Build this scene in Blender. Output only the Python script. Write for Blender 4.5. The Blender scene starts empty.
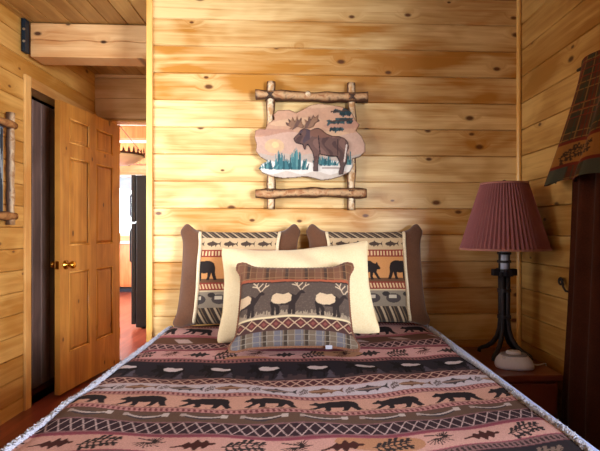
import bpy, bmesh, math, random
import numpy as np
from mathutils import Vector, Matrix, noise as mnoise
random.seed(7); rng = np.random.default_rng(5)
R = math.radians
scn = bpy.context.scene
col = scn.collection

# ------------------------------------------------------------------ colour
def lin(c):
    if isinstance(c, str):
        c = tuple(int(c[i:i+2], 16)/255 for i in (0, 2, 4))
    return tuple((x/12.92 if x <= .04045 else ((x+.055)/1.055)**2.4) for x in c)
def L4(c): return lin(c) + (1,)

# ------------------------------------------------------------------ node helpers
class NT:
    def __init__(s, name):
        s.m = bpy.data.materials.new(name); s.m.use_nodes = True
        s.t = s.m.node_tree; s.b = s.t.nodes['Principled BSDF']
    def n(s, typ, **kw):
        nd = s.t.nodes.new(typ)
        for k, v in kw.items(): setattr(nd, k, v)
        return nd
    def set(s, sock, v):
        if isinstance(v, bpy.types.NodeSocket): s.t.links.new(v, sock)
        elif v is not None: sock.default_value = v
    def math(s, op, a, b=None, c=None, clamp=False):
        nd = s.n('ShaderNodeMath', operation=op, use_clamp=clamp)
        for i, v in enumerate((a, b, c)): s.set(nd.inputs[i], v)
        return nd.outputs[0]
    def mix(s, f, a, b, blend='MIX'):
        nd = s.n('ShaderNodeMix', data_type='RGBA', blend_type=blend)
        s.set(nd.inputs[0], f); s.set(nd.inputs[6], a); s.set(nd.inputs[7], b)
        return nd.outputs[2]
    def comb(s, x, y, z):
        nd = s.n('ShaderNodeCombineXYZ')
        for i, v in enumerate((x, y, z)): s.set(nd.inputs[i], v)
        return nd.outputs[0]
    def noise(s, vec, scale=1., detail=3., rough=.55, dist=0.):
        nd = s.n('ShaderNodeTexNoise')
        s.set(nd.inputs['Vector'], vec); nd.inputs['Scale'].default_value = scale
        nd.inputs['Detail'].default_value = detail; nd.inputs['Roughness'].default_value = rough
        nd.inputs['Distortion'].default_value = dist
        return nd.outputs['Fac']
    def rng(s, v, a, b, c=0., d=1.):
        nd = s.n('ShaderNodeMapRange', clamp=True)
        for i, x in enumerate((v, a, b, c, d)): s.set(nd.inputs[i], x)
        return nd.outputs[0]
    def bump(s, h, strength=.2, dist=.002):
        nd = s.n('ShaderNodeBump'); nd.inputs['Strength'].default_value = strength
        nd.inputs['Distance'].default_value = dist; s.set(nd.inputs['Height'], h)
        s.t.links.new(nd.outputs[0], s.b.inputs['Normal'])
    def out(s, colr=None, rough=None, **kw):
        if colr is not None: s.set(s.b.inputs['Base Color'], colr)
        if rough is not None: s.set(s.b.inputs['Roughness'], rough)
        for k, v in kw.items(): s.set(s.b.inputs[k.replace('_', ' ')], v)
        return s.m

def wood(name, along, across, pitch, off, light, mid, dark, rough=.38, knots=.35, vary=.5, third=None, coord='Object', gscale=1.):
    """boards with grain, knots and a tone of their own per board; along/across are 'X','Y','Z'"""
    w = NT(name)
    tc = w.n('ShaderNodeTexCoord').outputs[coord]
    sp = w.n('ShaderNodeSeparateXYZ'); w.set(sp.inputs[0], tc)
    L, A = sp.outputs[along], sp.outputs[across]
    T = sp.outputs[[k for k in 'XYZ' if k not in (along, across)][0]]
    idx = w.math('FLOOR', w.math('DIVIDE', w.math('SUBTRACT', A, off), pitch))
    wn = w.n('ShaderNodeTexWhiteNoise', noise_dimensions='1D'); w.set(wn.inputs['W'], w.math('ADD', idx, 3.3))
    r = wn.outputs['Value']
    rs = w.math('MULTIPLY', r, 40.)
    Lr = w.math('ADD', L, w.math('MULTIPLY', r, 17.))
    # knots
    vo = w.n('ShaderNodeTexVoronoi', feature='F1', voronoi_dimensions='2D'); vo.inputs['Scale'].default_value = 1.
    w.set(vo.inputs['Vector'], w.comb(w.math('ADD', w.math('MULTIPLY', Lr, 3.4*gscale), rs), w.math('MULTIPLY', A, 6.2*gscale), 0.))
    d = vo.outputs['Distance']
    sc = w.n('ShaderNodeSeparateColor'); w.set(sc.inputs[0], vo.outputs['Color'])
    has = w.math('LESS_THAN', sc.outputs[0], knots)
    size = w.math('MULTIPLY_ADD', sc.outputs[1], .055, .04)
    kn = w.math('MULTIPLY', has, w.rng(w.math('DIVIDE', d, size), .55, 1.15, 1., 0.))
    halo = w.math('MULTIPLY', has, w.rng(d, .02, .26, 1., 0.))
    # grain bends round the knots
    Ab = w.math('ADD', w.math('MULTIPLY', A, 30.*gscale), w.math('MULTIPLY', halo, 1.5))
    g1 = w.noise(w.comb(w.math('MULTIPLY', Lr, 1.6*gscale), Ab, rs), 1., 5., .6, .5)
    g2 = w.noise(w.comb(w.math('MULTIPLY', Lr, 2.2*gscale), w.math('MULTIPLY', A, 5.*gscale), w.math('ADD', rs, 9.)), 1., 2., .5, .8)
    f = w.math('ADD', w.math('MULTIPLY', w.rng(g1, .34, .66), .6), w.math('MULTIPLY', w.rng(g2, .36, .64), .65))
    tone = w.math('MULTIPLY', w.math('SUBTRACT', r, .5), vary)
    f = w.math('SUBTRACT', w.math('ADD', f, tone), .12, clamp=True)
    c = w.mix(f, L4(light), L4(mid))
    if third:
        st = w.noise(w.comb(w.math('MULTIPLY', Lr, 1.3), w.math('MULTIPLY', A, 42.), rs), 1., 3., .6, 1.2)
        c = w.mix(w.rng(st, .58, .74, 0., .75), c, L4(third))
    c = w.mix(w.math('MULTIPLY', halo, .25), c, L4(mid))
    c = w.mix(w.math('MULTIPLY', kn, .95), c, L4(dark))
    w.bump(g1, .12, .002)
    return w.out(c, rough)

def fabric(name, c, c2=None, scale=260., rough=.9, bump=.25, sheen=.2, blotch=6.):
    w = NT(name); tc = w.n('ShaderNodeTexCoord').outputs['Object']
    n1 = w.noise(tc, scale, 2.); n2 = w.noise(tc, blotch, 3.)
    c2 = c2 or tuple(x*.8 for x in (tuple(int(c[i:i+2], 16)/255 for i in (0, 2, 4)) if isinstance(c, str) else c))
    f = w.math('ADD', w.math('MULTIPLY', n1, .5), w.math('MULTIPLY', n2, .5))
    w.bump(n1, bump, .001)
    return w.out(w.mix(w.rng(f, .35, .65), L4(c), L4(c2)), rough, Sheen_Weight=sheen, Specular_IOR_Level=.1)

def painted(name, rough=.9, scale=320., bump=.3, sheen=.15, vary=.22):
    """woven or painted surface whose pattern is stored on the mesh as the colour attribute 'Pattern'"""
    w = NT(name); at = w.n('ShaderNodeAttribute', attribute_name='Pattern')
    tc = w.n('ShaderNodeTexCoord').outputs['Object']
    n1 = w.noise(tc, scale, 2.)
    c = w.mix(w.rng(n1, .3, .7, 0., vary), at.outputs['Color'], (.02, .018, .018, 1))
    w.bump(n1, bump, .001)
    return w.out(c, rough, Sheen_Weight=sheen, Specular_IOR_Level=.08)

def plain(name, c, rough=.5, metal=0., scale=40., amt=.25, bump=0.):
    w = NT(name); tc = w.n('ShaderNodeTexCoord').outputs['Object']
    n1 = w.noise(tc, scale, 3.)
    c3 = lin(c)
    if bump: w.bump(n1, bump, .002)
    return w.out(w.mix(w.rng(n1, .3, .7), c3+(1,), tuple(x*(1-amt) for x in c3)+(1,)), rough, Metallic=metal)

# ------------------------------------------------------------------ object helpers
def tag(o, label=None, cat=None, group=None, kind=None):
    if label: o['label'] = label
    if cat: o['category'] = cat
    if group: o['group'] = group
    if kind: o['kind'] = kind
    return o
def thing(name, label, cat, loc=(0, 0, 0), rot=(0, 0, 0), group=None, kind=None):
    o = bpy.data.objects.new(name, None); col.objects.link(o); o.empty_display_size = .05
    o.location = loc; o.rotation_euler = rot
    return tag(o, label, cat, group, kind)
def link(name, me, mat, parent=None, smooth=False):
    o = bpy.data.objects.new(name, me); col.objects.link(o)
    if mat: me.materials.append(mat)
    if parent: o.parent = parent
    if smooth:
        for p in me.polygons: p.use_smooth = True
    return o

class MB:
    def __init__(s): s.v = []; s.f = []
    def add(s, vs, fs):
        k = len(s.v); s.v += [tuple(v) for v in vs]; s.f += [tuple(i+k for i in f) for f in fs]; return s
    def box(s, x0, x1, y0, y1, z0, z1):
        return s.add([(x0,y0,z0),(x1,y0,z0),(x1,y1,z0),(x0,y1,z0),(x0,y0,z1),(x1,y0,z1),(x1,y1,z1),(x0,y1,z1)],
                     [(0,3,2,1),(4,5,6,7),(0,1,5,4),(1,2,6,5),(2,3,7,6),(3,0,4,7)])
    def tube(s, pts, rad, n=10, cap=True, sq=1.0):
        pts = [Vector(p) for p in pts]
        rad = rad if isinstance(rad, (list, tuple)) else [rad]*len(pts)
        k = len(s.v); up = None
        for i, p in enumerate(pts):
            t = (pts[min(i+1, len(pts)-1)] - pts[max(i-1, 0)]).normalized()
            if up is None: up = Vector((0,0,1)) if abs(t.z) < .9 else Vector((1,0,0))
            a = t.cross(up).normalized(); b = a.cross(t).normalized(); up = b
            for j in range(n):
                th = 2*math.pi*j/n
                s.v.append(tuple(p + a*math.cos(th)*rad[i] + b*math.sin(th)*rad[i]*sq))
        for i in range(len(pts)-1):
            for j in range(n):
                s.f.append((k+i*n+j, k+i*n+(j+1) % n, k+(i+1)*n+(j+1) % n, k+(i+1)*n+j))
        if cap:
            s.f.append(tuple(k+j for j in range(n))[::-1]); s.f.append(tuple(k+(len(pts)-1)*n+j for j in range(n)))
        return s
    def lathe(s, prof, c=(0,0,0), n=32, axis='Z', ripple=0, cap=False):
        k = len(s.v)
        for (r, h) in prof:
            for j in range(n):
                th = 2*math.pi*j/n; rr = r*(1 + (ripple if j % 2 else 0))
                a, b = rr*math.cos(th), rr*math.sin(th)
                s.v.append({'Z': (c[0]+a, c[1]+b, c[2]+h), 'Y': (c[0]+a, c[1]+h, c[2]+b), 'X': (c[0]+h, c[1]+a, c[2]+b)}[axis])
        for i in range(len(prof)-1):
            for j in range(n):
                s.f.append((k+i*n+j, k+i*n+(j+1) % n, k+(i+1)*n+(j+1) % n, k+(i+1)*n+j))
        if cap:
            s.f.append(tuple(k+j for j in range(n))[::-1]); s.f.append(tuple(k+(len(prof)-1)*n+j for j in range(n)))
        return s
    def mesh(s, name):
        me = bpy.data.meshes.new(name); me.from_pydata(s.v, [], s.f); me.validate()
        bm = bmesh.new(); bm.from_mesh(me); bmesh.ops.recalc_face_normals(bm, faces=bm.faces); bm.to_mesh(me); bm.free()
        return me
    def build(s, name, mat, parent=None, smooth=False, bevel=0., seg=2):
        o = link(name, s.mesh(name), mat, parent, smooth)
        if bevel:
            m = o.modifiers.new('bevel', 'BEVEL'); m.width = bevel; m.segments = seg; m.limit_method = 'ANGLE'
        return o

def grid_mesh(name, P, colr=None, closed=False):
    """P: (nv,nu,3) points; colr: (nv,nu,3) linear colours kept as the attribute 'Pattern'"""
    nv, nu = P.shape[:2]
    I = np.arange(nv*nu).reshape(nv, nu)
    q = np.stack([I[:-1,:-1], I[:-1,1:], I[1:,1:], I[1:,:-1]], -1).reshape(-1, 4).astype(np.int32)
    me = bpy.data.meshes.new(name)
    me.vertices.add(nv*nu); me.vertices.foreach_set('co', P.reshape(-1).astype(np.float32))
    me.loops.add(q.size); me.loops.foreach_set('vertex_index', q.reshape(-1))
    me.polygons.add(len(q)); me.polygons.foreach_set('loop_start', np.arange(0, q.size, 4, dtype=np.int32))
    me.polygons.foreach_set('use_smooth', np.ones(len(q), dtype=bool))
    me.update(calc_edges=True); me.validate()
    if colr is not None:
        a = me.color_attributes.new('Pattern', 'FLOAT_COLOR', 'POINT')
        a.data.foreach_set('color', np.concatenate([colr, np.ones((nv, nu, 1))], -1).reshape(-1).astype(np.float32))
    return me

# ------------------------------------------------------------------ 2D motif painting on a pattern plane
def poly(X, Y, pts):
    m = np.zeros(X.shape, bool); n = len(pts)
    for i in range(n):
        x0, y0 = pts[i]; x1, y1 = pts[(i+1) % n]
        if y0 == y1: continue
        c = (y0 > Y) != (y1 > Y)
        m ^= c & (X < (x1-x0)*(Y-y0)/(y1-y0)+x0)
    return m
def seg(X, Y, a, b, w, w2=None):
    (ax, ay), (bx, by) = a, b
    t = np.clip(((X-ax)*(bx-ax)+(Y-ay)*(by-ay))/((bx-ax)**2+(by-ay)**2+1e-12), 0, 1)
    ww = w if w2 is None else w + (w2-w)*t
    return (X-ax-t*(bx-ax))**2+(Y-ay-t*(by-ay))**2 < ww**2
def put(C, m, c): C[m] = lin(c)
def hashn(i, k=1.): return np.modf(np.abs(np.sin(i*12.9898+k*78.233))*43758.5453)[0]

BEAR = [(0,.52),(.02,.62),(.09,.70),(.12,.82),(.16,.84),(.19,.76),(.30,.80),(.40,.90),(.52,.90),(.65,.92),(.80,.90),(.92,.80),(.98,.60),(.97,.42),(1.0,.25),(1.06,.06),(.94,.03),(.88,.2),(.83,.36),(.79,.2),(.75,.04),(.63,.04),(.68,.2),(.68,.36),(.55,.34),(.43,.36),(.44,.18),(.41,.03),(.29,.03),(.33,.18),(.30,.36),(.22,.22),(.12,.05),(.0,.04),(.09,.2),(.17,.38),(.14,.50),(.07,.48)]
FISH = [(0,.5),(.06,.64),(.18,.74),(.33,.78),(.40,.98),(.50,.80),(.66,.66),(.80,.58),(.88,.60),(1,.90),(.96,.5),(1,.12),(.88,.42),(.80,.44),(.70,.34),(.64,.10),(.58,.32),(.42,.24),(.34,.04),(.30,.24),(.14,.28),(.05,.38)]
MOOSE = [(.02,.42),(.0,.52),(.05,.60),(.10,.72),(.03,.86),(.0,1.0),(.08,.92),(.10,1.0),(.16,.88),(.2,1.0),(.25,.86),(.3,.95),(.28,.74),(.38,.84),(.48,.82),(.62,.74),(.80,.76),(.92,.70),(.97,.54),(.93,.40),(.95,.2),(.93,.0),(.87,.0),(.87,.2),(.82,.36),(.79,.2),(.79,.0),(.73,.0),(.74,.3),(.62,.36),(.46,.36),(.43,.0),(.37,.0),(.37,.3),(.33,.0),(.27,.0),(.29,.36),(.22,.50),(.16,.46),(.14,.30),(.11,.44)]
ELKB = [(.01,.52),(.04,.72),(.15,.82),(.36,.77),(.50,.82),(.60,.72),(.58,.52),(.42,.42),(.22,.40),(.08,.44)]
ELKD = [(.52,.75),(.60,.78),(.72,.70),(.84,.86),(.90,.90),(1.0,.80),(.97,.76),(.88,.76),(.80,.58),(.70,.40),(.71,.0),(.62,.0),(.62,.30),(.59,.0),(.50,.0),(.51,.36),(.30,.34),(.22,.44),(.44,.44),(.56,.5),(.60,.6)]
ELKL = [(.02,.52),(.08,.42),(.20,.38),(.27,.26),(.25,.0),(.16,.0),(.16,.22),(.12,.30),(.11,.2),(.12,.0),(.03,.0),(.02,.24),(-.02,.46)]

def bears(C, X, V, v0, v1, bg, bw, pitch, ph=0., flip=False, fg='2c2629'):
    r = (V >= v0) & (V < v1); put(C, r, bg); h = v1-v0
    k = np.floor((X-ph)/pitch); u = (X-ph-k*pitch)/bw; u = 1-u if flip else u
    put(C, r & poly(u, (V-v0)/h*1.10-.06, BEAR), fg)
    put(C, r & (hashn(np.floor(X*140)+np.floor(V*190)*7) > .86) & ((V-v0)/h < .12), '8d6a58')
def dots(C, X, V, v0, v1, a, b, pitch=.016):
    r = (V >= v0) & (V < v1); put(C, r, a); h = v1-v0; t = (V-v0)/h
    u = np.modf(np.abs(X/pitch+.45*t+50))[0]
    put(C, r & (u < .52) & (t > .22) & (t < .78), b)
    put(C, r & ((t < .10) | (t > .90)), '6a4246')
def lattice(C, X, V, v0, v1, bg, ln, pitch=.075, w=.0035, edge=None, double=True):
    r = (V >= v0) & (V < v1); put(C, r, bg); h = v1-v0; t = (V-v0)/h
    u = np.modf(np.abs(X/pitch+50))[0]
    tri = np.abs(u*2-1); g = 2*h/pitch; ww = w*math.hypot(1, g)/h
    m = np.abs(t-.08-.84*tri) < ww
    if double: m |= np.abs(t-.08-.84*(1-tri)) < ww
    put(C, r & m, ln)
    e = edge or ln
    put(C, r & ((t < .09) | (t > .91)), e)
def sprig(C, X, V, cx, cy, w, h, fg, kind, region):
    u, t = (X-cx)/w, (V-cy)/h
    near = region & (np.abs(u) < 1) & (np.abs(t) < 1)
    if not near.any(): return
    idx = np.where(near); U, T = u[idx], t[idx]; m = np.zeros(U.shape, bool)
    if kind == 0:        # pine spray
        for k in range(17):
            a = R(-160+k*19); e = .5+.4*hashn(k, 3.)
            m |= seg(U, T, (-.12+k*.035, .12), (-.12+k*.035+e*math.cos(a)*.75, .12+e*math.sin(a)*.95), .03)
        m |= seg(U, T, (-.5, .55), (.7, .2), .05)
    elif kind == 1:      # oak leaf
        th = np.arctan2(T*.9, U); rr = np.hypot(U, T*1.1)
        m |= (np.abs(T-.12*U) < (.62*np.clip(1-np.abs((U-.15)/.85)**1.6, 0, 1))*(.72+.28*np.sin(U*15))) | seg(U, T, (-1, -.3), (-.5, -.1), .07)
    else:                # leafy twig
        m |= seg(U, T, (-.9, -.25), (.85, .2), .05)
        for k in range(6):
            x = -.75+k*.28; y = -.22+(x+.75)*.26
            for sgn in (1, -1):
                e = .45+.4*hashn(k, 5.+sgn)
                m |= seg(U, T, (x, y), (x+.22, y+sgn*e), .035, .10)
                m |= seg(U, T, (x+.1, y+sgn*e*.4), (x+.30, y+sgn*e*.55), .03, .08)
    put(C, (idx[0][m], idx[1][m]), fg)
def sprigs(C, X, V, v0, v1, bg, pitch, fg=('362b29', '4a2824', '332c2c'), ph=0., kinds=(0, 1, 2)):
    r = (V >= v0) & (V < v1); put(C, r, bg); h = v1-v0
    bl = np.sin(X*9+ph*7)*np.sin(V*23+X*3) > .55
    put(C, r & bl, 'bb8a66' if bg[0] in 'cd' else bg)
    for k in range(-6, 7):
        q = kinds[k % len(kinds)]
        sprig(C, X, V, ph+k*pitch, (v0+v1)/2, pitch*.45, h*(.5 if q else .58), fg[k % len(fg)], q, r)
    t = (V-v0)/h; put(C, r & ((t < .05) | (t > .95)), 'a8606a')

# ------------------------------------------------------------------ materials
PITCH = .1495
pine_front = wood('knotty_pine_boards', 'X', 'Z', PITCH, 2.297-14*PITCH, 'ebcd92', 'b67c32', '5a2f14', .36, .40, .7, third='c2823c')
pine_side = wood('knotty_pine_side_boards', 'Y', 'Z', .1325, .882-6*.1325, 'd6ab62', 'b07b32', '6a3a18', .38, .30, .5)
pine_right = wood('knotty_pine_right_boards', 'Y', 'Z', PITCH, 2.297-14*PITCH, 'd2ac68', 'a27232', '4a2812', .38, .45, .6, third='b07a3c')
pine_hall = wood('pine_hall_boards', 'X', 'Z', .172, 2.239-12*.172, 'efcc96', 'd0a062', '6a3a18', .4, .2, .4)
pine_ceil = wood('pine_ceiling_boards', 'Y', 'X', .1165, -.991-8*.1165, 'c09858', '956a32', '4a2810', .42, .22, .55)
rear_wood = wood('dark_rear_boards', 'X', 'Z', PITCH, 2.297-14*PITCH, '6b4a30', '4a301c', '24140a', .45, .2, .4)  # for the unseen rear wall, made dark to cut bounced light
pine_trim = wood('pine_trim_wood', 'Z', 'X', .4, .13, 'f0c478', 'dca450', '8a5522', .35, .1, .1)
pine_trim_h = wood('pine_casing_wood', 'Z', 'Y', .4, .13, 'e8bd78', 'cc9450', '8a5522', .35, .1, .1)
beam_wood = wood('rough_beam_wood', 'X', 'Z', 3., -1.02, 'ecc893', 'c8925a', '3f1d0c', .55, .75, .2, third='b9783c')
door_wood = wood('varnished_pine_door', 'Z', 'X', .21, 0, 'cf9748', 'a66e2e', '52280e', .3, .3, .35, gscale=.9, third='a35c1e')
floor_wood = wood('red_brown_floor_boards', 'Y', 'X', .09, 0, 'a05038', '7a3322', '2a0d08', .28, .05, .7)
dark_wood = wood('dark_stained_boards', 'Z', 'Y', .11, 0, '8a7068', '5f4a44', '2c2020', .4, .1, .5)
stand_wood = wood('mahogany_wood', 'X', 'Y', .2, 0, '7a3a22', '4e2012', '240d07', .3, .05, .3)
cab_wood = wood('orange_cabinet_wood', 'Z', 'X', .2, 0, 'e0935a', 'c26f38', '7a3a1a', .4, .1, .3)
white_paint = plain('white_paint', 'f2f2f2', .5, amt=.05)
iron = plain('wrought_iron', '2e2a30', .55, .35, 60., .4, .3)
steel_blue = plain('blue_painted_steel', '1f3346', .4, .5, 30., .3)
steel = plain('bolt_steel', 'c8cdd2', .3, 1.)
brass = plain('polished_brass', 'd6a545', .2, 1., amt=.1)
black_app = plain('black_appliance', '141d30', .6, 0., amt=.2)
cream_cotton = fabric('cream_cotton', 'eadbb8', 'dcc79c', 180., .85, .15, .2, 3.)
velvet = fabric('brown_suede', '67432e', '503322', 220., .95, .2, .5, 5.)
cord_cream = fabric('cream_piping', 'e9dcc0', 'cdb994', 150.)
rope_brown = fabric('brown_rope_piping', '8b6049', '5d3b2e', 190.)
fleece = fabric('white_fleece', 'b8bacb', '9a9db0', 120., .95, .4)
sheet_mat = fabric('pale_blue_sheet', 'a8b8ea', '92a4dc', 200., .9, .15)
mattress_mat = fabric('mattress_ticking', 'c9c9d4', 'aaaebb', 150.)
quilt_mat = painted('woven_wildlife_blanket', .95, 340., .35, .0, .35)
weave_mat = painted('tapestry_weave', .9, 380., .3, .1, .2)
carve_mat = painted('carved_painted_wood', .6, 60., .25, 0., .12)
valance_mat = painted('plaid_valance_cloth', .9, 300., .3, .1, .2)
curtain_mat = fabric('rust_brown_curtain', '4a2415', '331609', 200., .9, .2, .1)
shade_mat = fabric('dusty_mauve_pleated_cloth', '9a6468', '86555c', 300., .8, .1, .2)
white_plastic = plain('white_plastic', 'dcdcea', .4, amt=.05)
grey_plastic = plain('grey_plastic', '8a8791', .5, amt=.1)
candle_mat = plain('candle_sleeve', 'd5dcf0', .5, amt=.1)
counter_mat = plain('pale_counter', 'd8d2c8', .4)

def log_mat(name, light, mid, barkc, axis, lo, hi):
    # peeled along the front, bark left on the flanks
    w = NT(name); t_ = w.n('ShaderNodeTexCoord'); tc = t_.outputs['Object']
    sp = w.n('ShaderNodeSeparateXYZ'); w.set(sp.inputs[0], t_.outputs['Normal'])
    nf = w.math('MULTIPLY', sp.outputs[axis[-1]], -1. if axis[0] == '-' else 1.)
    a = w.noise(tc, 24., 4., .6, .8); b = w.noise(tc, 80., 3.)
    c = w.mix(w.rng(a, .42, .62), L4(light), L4(mid))
    edge = w.math('ADD', nf, w.math('MULTIPLY_ADD', a, 1.3, -.65))
    c = w.mix(w.rng(edge, lo, hi, 1., 0.), c, L4(barkc))
    w.bump(b, .4, .004); return w.out(c, .6)
log_bark = log_mat('peeled_post', 'ead8b8', 'b98a58', '5a3419', '-Y', .60, .88)
log_rail = log_mat('peeled_rail', 'cfa97c', '99663e', '50301c', '-Y', .62, .95)
log_side = log_mat('weathered_post', 'cdb493', '96714c', '4f3424', '+X', .25, .75)
log_side_rail = log_mat('weathered_rail', 'ad7d4c', '855630', '4a2a18', '+X', .3, .8)
def glass_mat():
    w = NT('clear_pane'); t = w.n('ShaderNodeBsdfTransparent'); g = w.n('ShaderNodeBsdfGlossy'); g.inputs['Roughness'].default_value = .02
    mx = w.n('ShaderNodeMixShader'); mx.inputs[0].default_value = .06
    w.t.links.new(t.outputs[0], mx.inputs[1]); w.t.links.new(g.outputs[0], mx.inputs[2])
    w.t.links.new(mx.outputs[0], w.t.nodes['Material Output'].inputs['Surface']); return w.m
glass = glass_mat()

# ------------------------------------------------------------------ room shell
def planks(name, mat, axis, face, side, l0, l1, z0, z1, pitch, off, holes=(), thick=.1, groove=.010, gw=.008):
    """boarded wall: 'axis' is its normal ('X' or 'Y'), visible face at 'face' looking towards 'side' (+1/-1); real V-grooves; holes=(l0,l1,z0,z1)"""
    zs = [(z0, 0), (z1, 0)]
    k = math.ceil((z0-off)/pitch)
    while off+k*pitch < z1:
        c = off+k*pitch
        for dz, d in ((-gw/2, 0), (0, groove), (gw/2, 0)):
            if z0 < c+dz < z1: zs.append((c+dz, d))
        k += 1
    for h in holes:
        for z in h[2:]:
            if z0 < z < z1 and min(abs(z-q[0]) for q in zs) > .006: zs.append((z, 0))
    zs.sort(); b = MB()
    P = lambda l, d, z: (face-side*d, l, z) if axis == 'X' else (l, face-side*d, z)
    for (za, da), (zb, db) in zip(zs, zs[1:]):
        zm = (za+zb)/2; iv = [(l0, l1)]
        for h in holes:
            if h[2] <= zm <= h[3]:
                iv = [q for (a, c) in iv for q in ((a, min(c, h[0])), (max(a, h[1]), c)) if q[1]-q[0] > 1e-4]
        for a, c in iv:
            b.add([P(a, da, za), P(c, da, za), P(c, db, zb), P(a, db, zb)], [(0, 1, 2, 3)])
            b.add([P(a, thick, za), P(c, thick, za), P(c, thick, zb), P(a, thick, zb)], [(3, 2, 1, 0)])
    for h in list(holes)+[(l0, l1, z0, z1)]:      # reveals and outer rim
        a, c, p, q = h
        for (l, z, l2, z2) in ((a, p, c, p), (a, q, c, q), (a, p, a, q), (c, p, c, q)):
            b.add([P(l, 0, z), P(l2, 0, z2), P(l2, thick, z2), P(l, thick, z)], [(0, 1, 2, 3)])
    o = link(name, b_mesh(b, name), mat); o['kind'] = 'structure'; return o
def b_mesh(b, name):
    me = bpy.data.meshes.new(name); me.from_pydata(b.v, [], b.f); me.validate(); return me
def struct(b, name, mat, bevel=0.):
    o = b.build(name, mat, bevel=bevel); o['kind'] = 'structure'; return o

XL, XR, YB, ZC = -1.74, 1.247, -4.2, 2.44
HX = -.851                                       # free edge of the headboard wall
HALL = 1.43
struct(MB().box(-4.6, 1.6, YB-.1, 7.0, -.08, 0), 'floor', floor_wood)
# ceiling boards with grooves running towards the wall
b = MB(); x = -.991-8*.1165
xs = []
for k in range(40):
    c = x+k*.1165
    if c > XR+.1: break
    xs += [(c-.0045, ZC), (c, ZC+.010), (c+.0045, ZC)]
xs = [(XL-.1, ZC)]+[q for q in xs if XL-.1 < q[0] < XR+.1]+[(XR+.1, ZC)]
for (xa, za), (xb, zb) in zip(xs, xs[1:]):
    b.add([(xa, YB-.1, za), (xb, YB-.1, zb), (xb, HALL+.12, zb), (xa, HALL+.12, za)], [(0, 3, 2, 1)])
b.add([(XL-.1, YB-.1, ZC+.08), (XR+.1, YB-.1, ZC+.08), (XR+.1, HALL+.12, ZC+.08), (XL-.1, HALL+.12, ZC+.08)], [(0, 1, 2, 3)])
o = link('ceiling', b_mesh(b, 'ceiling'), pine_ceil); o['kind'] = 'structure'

planks('wall_headboard', pine_front, 'Y', 0., -1, HX+.012, XR+.1, 0, ZC, PITCH, 2.297-14*PITCH, thick=.11)
WL = (-1.70, -.55, .80, 1.95)
WR = (-1.95, -.78, .85, 1.80)
WR2 = (-3.5, -2.35, .85, 2.0)  # opening of the unseen window added to light the headboard wall
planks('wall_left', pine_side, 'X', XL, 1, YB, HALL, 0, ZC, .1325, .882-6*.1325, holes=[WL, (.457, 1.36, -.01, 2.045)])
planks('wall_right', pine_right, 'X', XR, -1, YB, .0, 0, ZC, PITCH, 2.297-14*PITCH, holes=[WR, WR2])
planks('wall_rear', rear_wood, 'Y', YB, 1, XL-.1, XR+.1, 0, ZC, PITCH, 2.297-14*PITCH)
planks('wall_hall', pine_hall, 'Y', HALL, -1, XL-.1, -.5, 0, ZC, .172, 2.239-13*.172, holes=[(-1.60, -.72, -.01, 2.06)], thick=.12)
planks('wall_hall_right', pine_side, 'X', -.62, -1, .11, HALL, 0, ZC, .1325, .882-6*.1325)
# trims
struct(MB().box(HX, HX+.032, -.016, .11, 0, ZC-.001), 'trim_1', pine_trim, .004)
b = MB(); b.tube([(XR-.012, -.012, .001), (XR-.012, -.012, ZC-.001)], .013, 12); o = struct(b, 'trim_2', pine_trim)
# casing round the closet opening on the left wall
struct(MB().box(XL, XL+.016, 0.402, .462, 0, 2.105), 'trim_3', pine_trim_h, .002)
struct(MB().box(XL, XL+.016, .462, 1.43, 2.040, 2.105), 'trim_4', wood('pine_head_casing', 'Y', 'Z', .4, .13, 'd2a768', 'b58246', '8a5522', .4, .1, .1), .002)
# jamb and head lining inside the closet, its floor is the room's floor
struct(MB().box(-2.35, XL-.10, .38, .42, 0, 2.2), 'wall_closet_near', dark_wood)
struct(MB().box(-2.35, XL-.10, 1.40, 1.44, 0, 2.2), 'wall_closet_far', dark_wood)
struct(MB().box(-2.40, -2.35, .38, 1.44, 0, 2.2), 'wall_closet_back', dark_wood)
struct(MB().box(-2.40, XL-.10, .38, 1.44, 2.2, 2.25), 'ceiling_closet', dark_wood)
# dark boarded closet door set back in the opening
dd = thing('door_2', 'dark stained vertical board door recessed in the closet opening of the left wall', 'door', (-1.865, .92, 0), kind='structure')
for k in range(8):
    MB().box(-.016, .016, -.43+k*.108, -.43+k*.108+.104, .03, 2.03).build('board', dark_wood, dd, bevel=.004)
MB().box(-.022, -.014, -.435, .43, .03, 2.03).build('backing', dark_wood, dd)
# hall doorway casing (bedroom side)
struct(MB().box(-1.60, -.72, HALL-.003, HALL+.12, 2.045, 2.06), 'trim_5', pine_trim)

# windows of the bedroom (the near right one is added for light)
def window(name, face, out, l0, l1, z0, z1, label):
    w = thing(name, label, 'window', (face, (l0+l1)/2, z0), kind='structure')
    h, hw = z1-z0, (l1-l0)/2
    f = MB()
    x0, x1 = sorted((out*.03, out*.08))
    f.box(x0, x1, -hw, -hw+.05, 0, h).box(x0, x1, hw-.05, hw, 0, h).box(x0, x1, -hw+.05, hw-.05, 0, .05).box(x0, x1, -hw+.05, hw-.05, h-.05, h)
    f.box(x0+.01, x1-.01, -.02, .02, .05, h-.05)
    f.build('window_frame', white_paint, w, bevel=.004)
    MB().box(out*.055-.002, out*.055+.002, -hw+.05, hw-.05, .05, h-.05).build('window_pane', glass, w)
    x0, x1 = sorted((-out*.016, -out*.001))
    c = MB(); c.box(x0, x1, -hw-.07, -hw, -.07, h+.07).box(x0, x1, hw, hw+.07, -.07, h+.07).box(x0, x1, -hw, hw, h, h+.07).box(x0, x1, -hw, hw, -.07, 0)
    c.build('window_casing', pine_trim_h, w, bevel=.003)
window('window_1', XL, -1, *WL, 'white framed window in the left pine wall')
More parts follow.
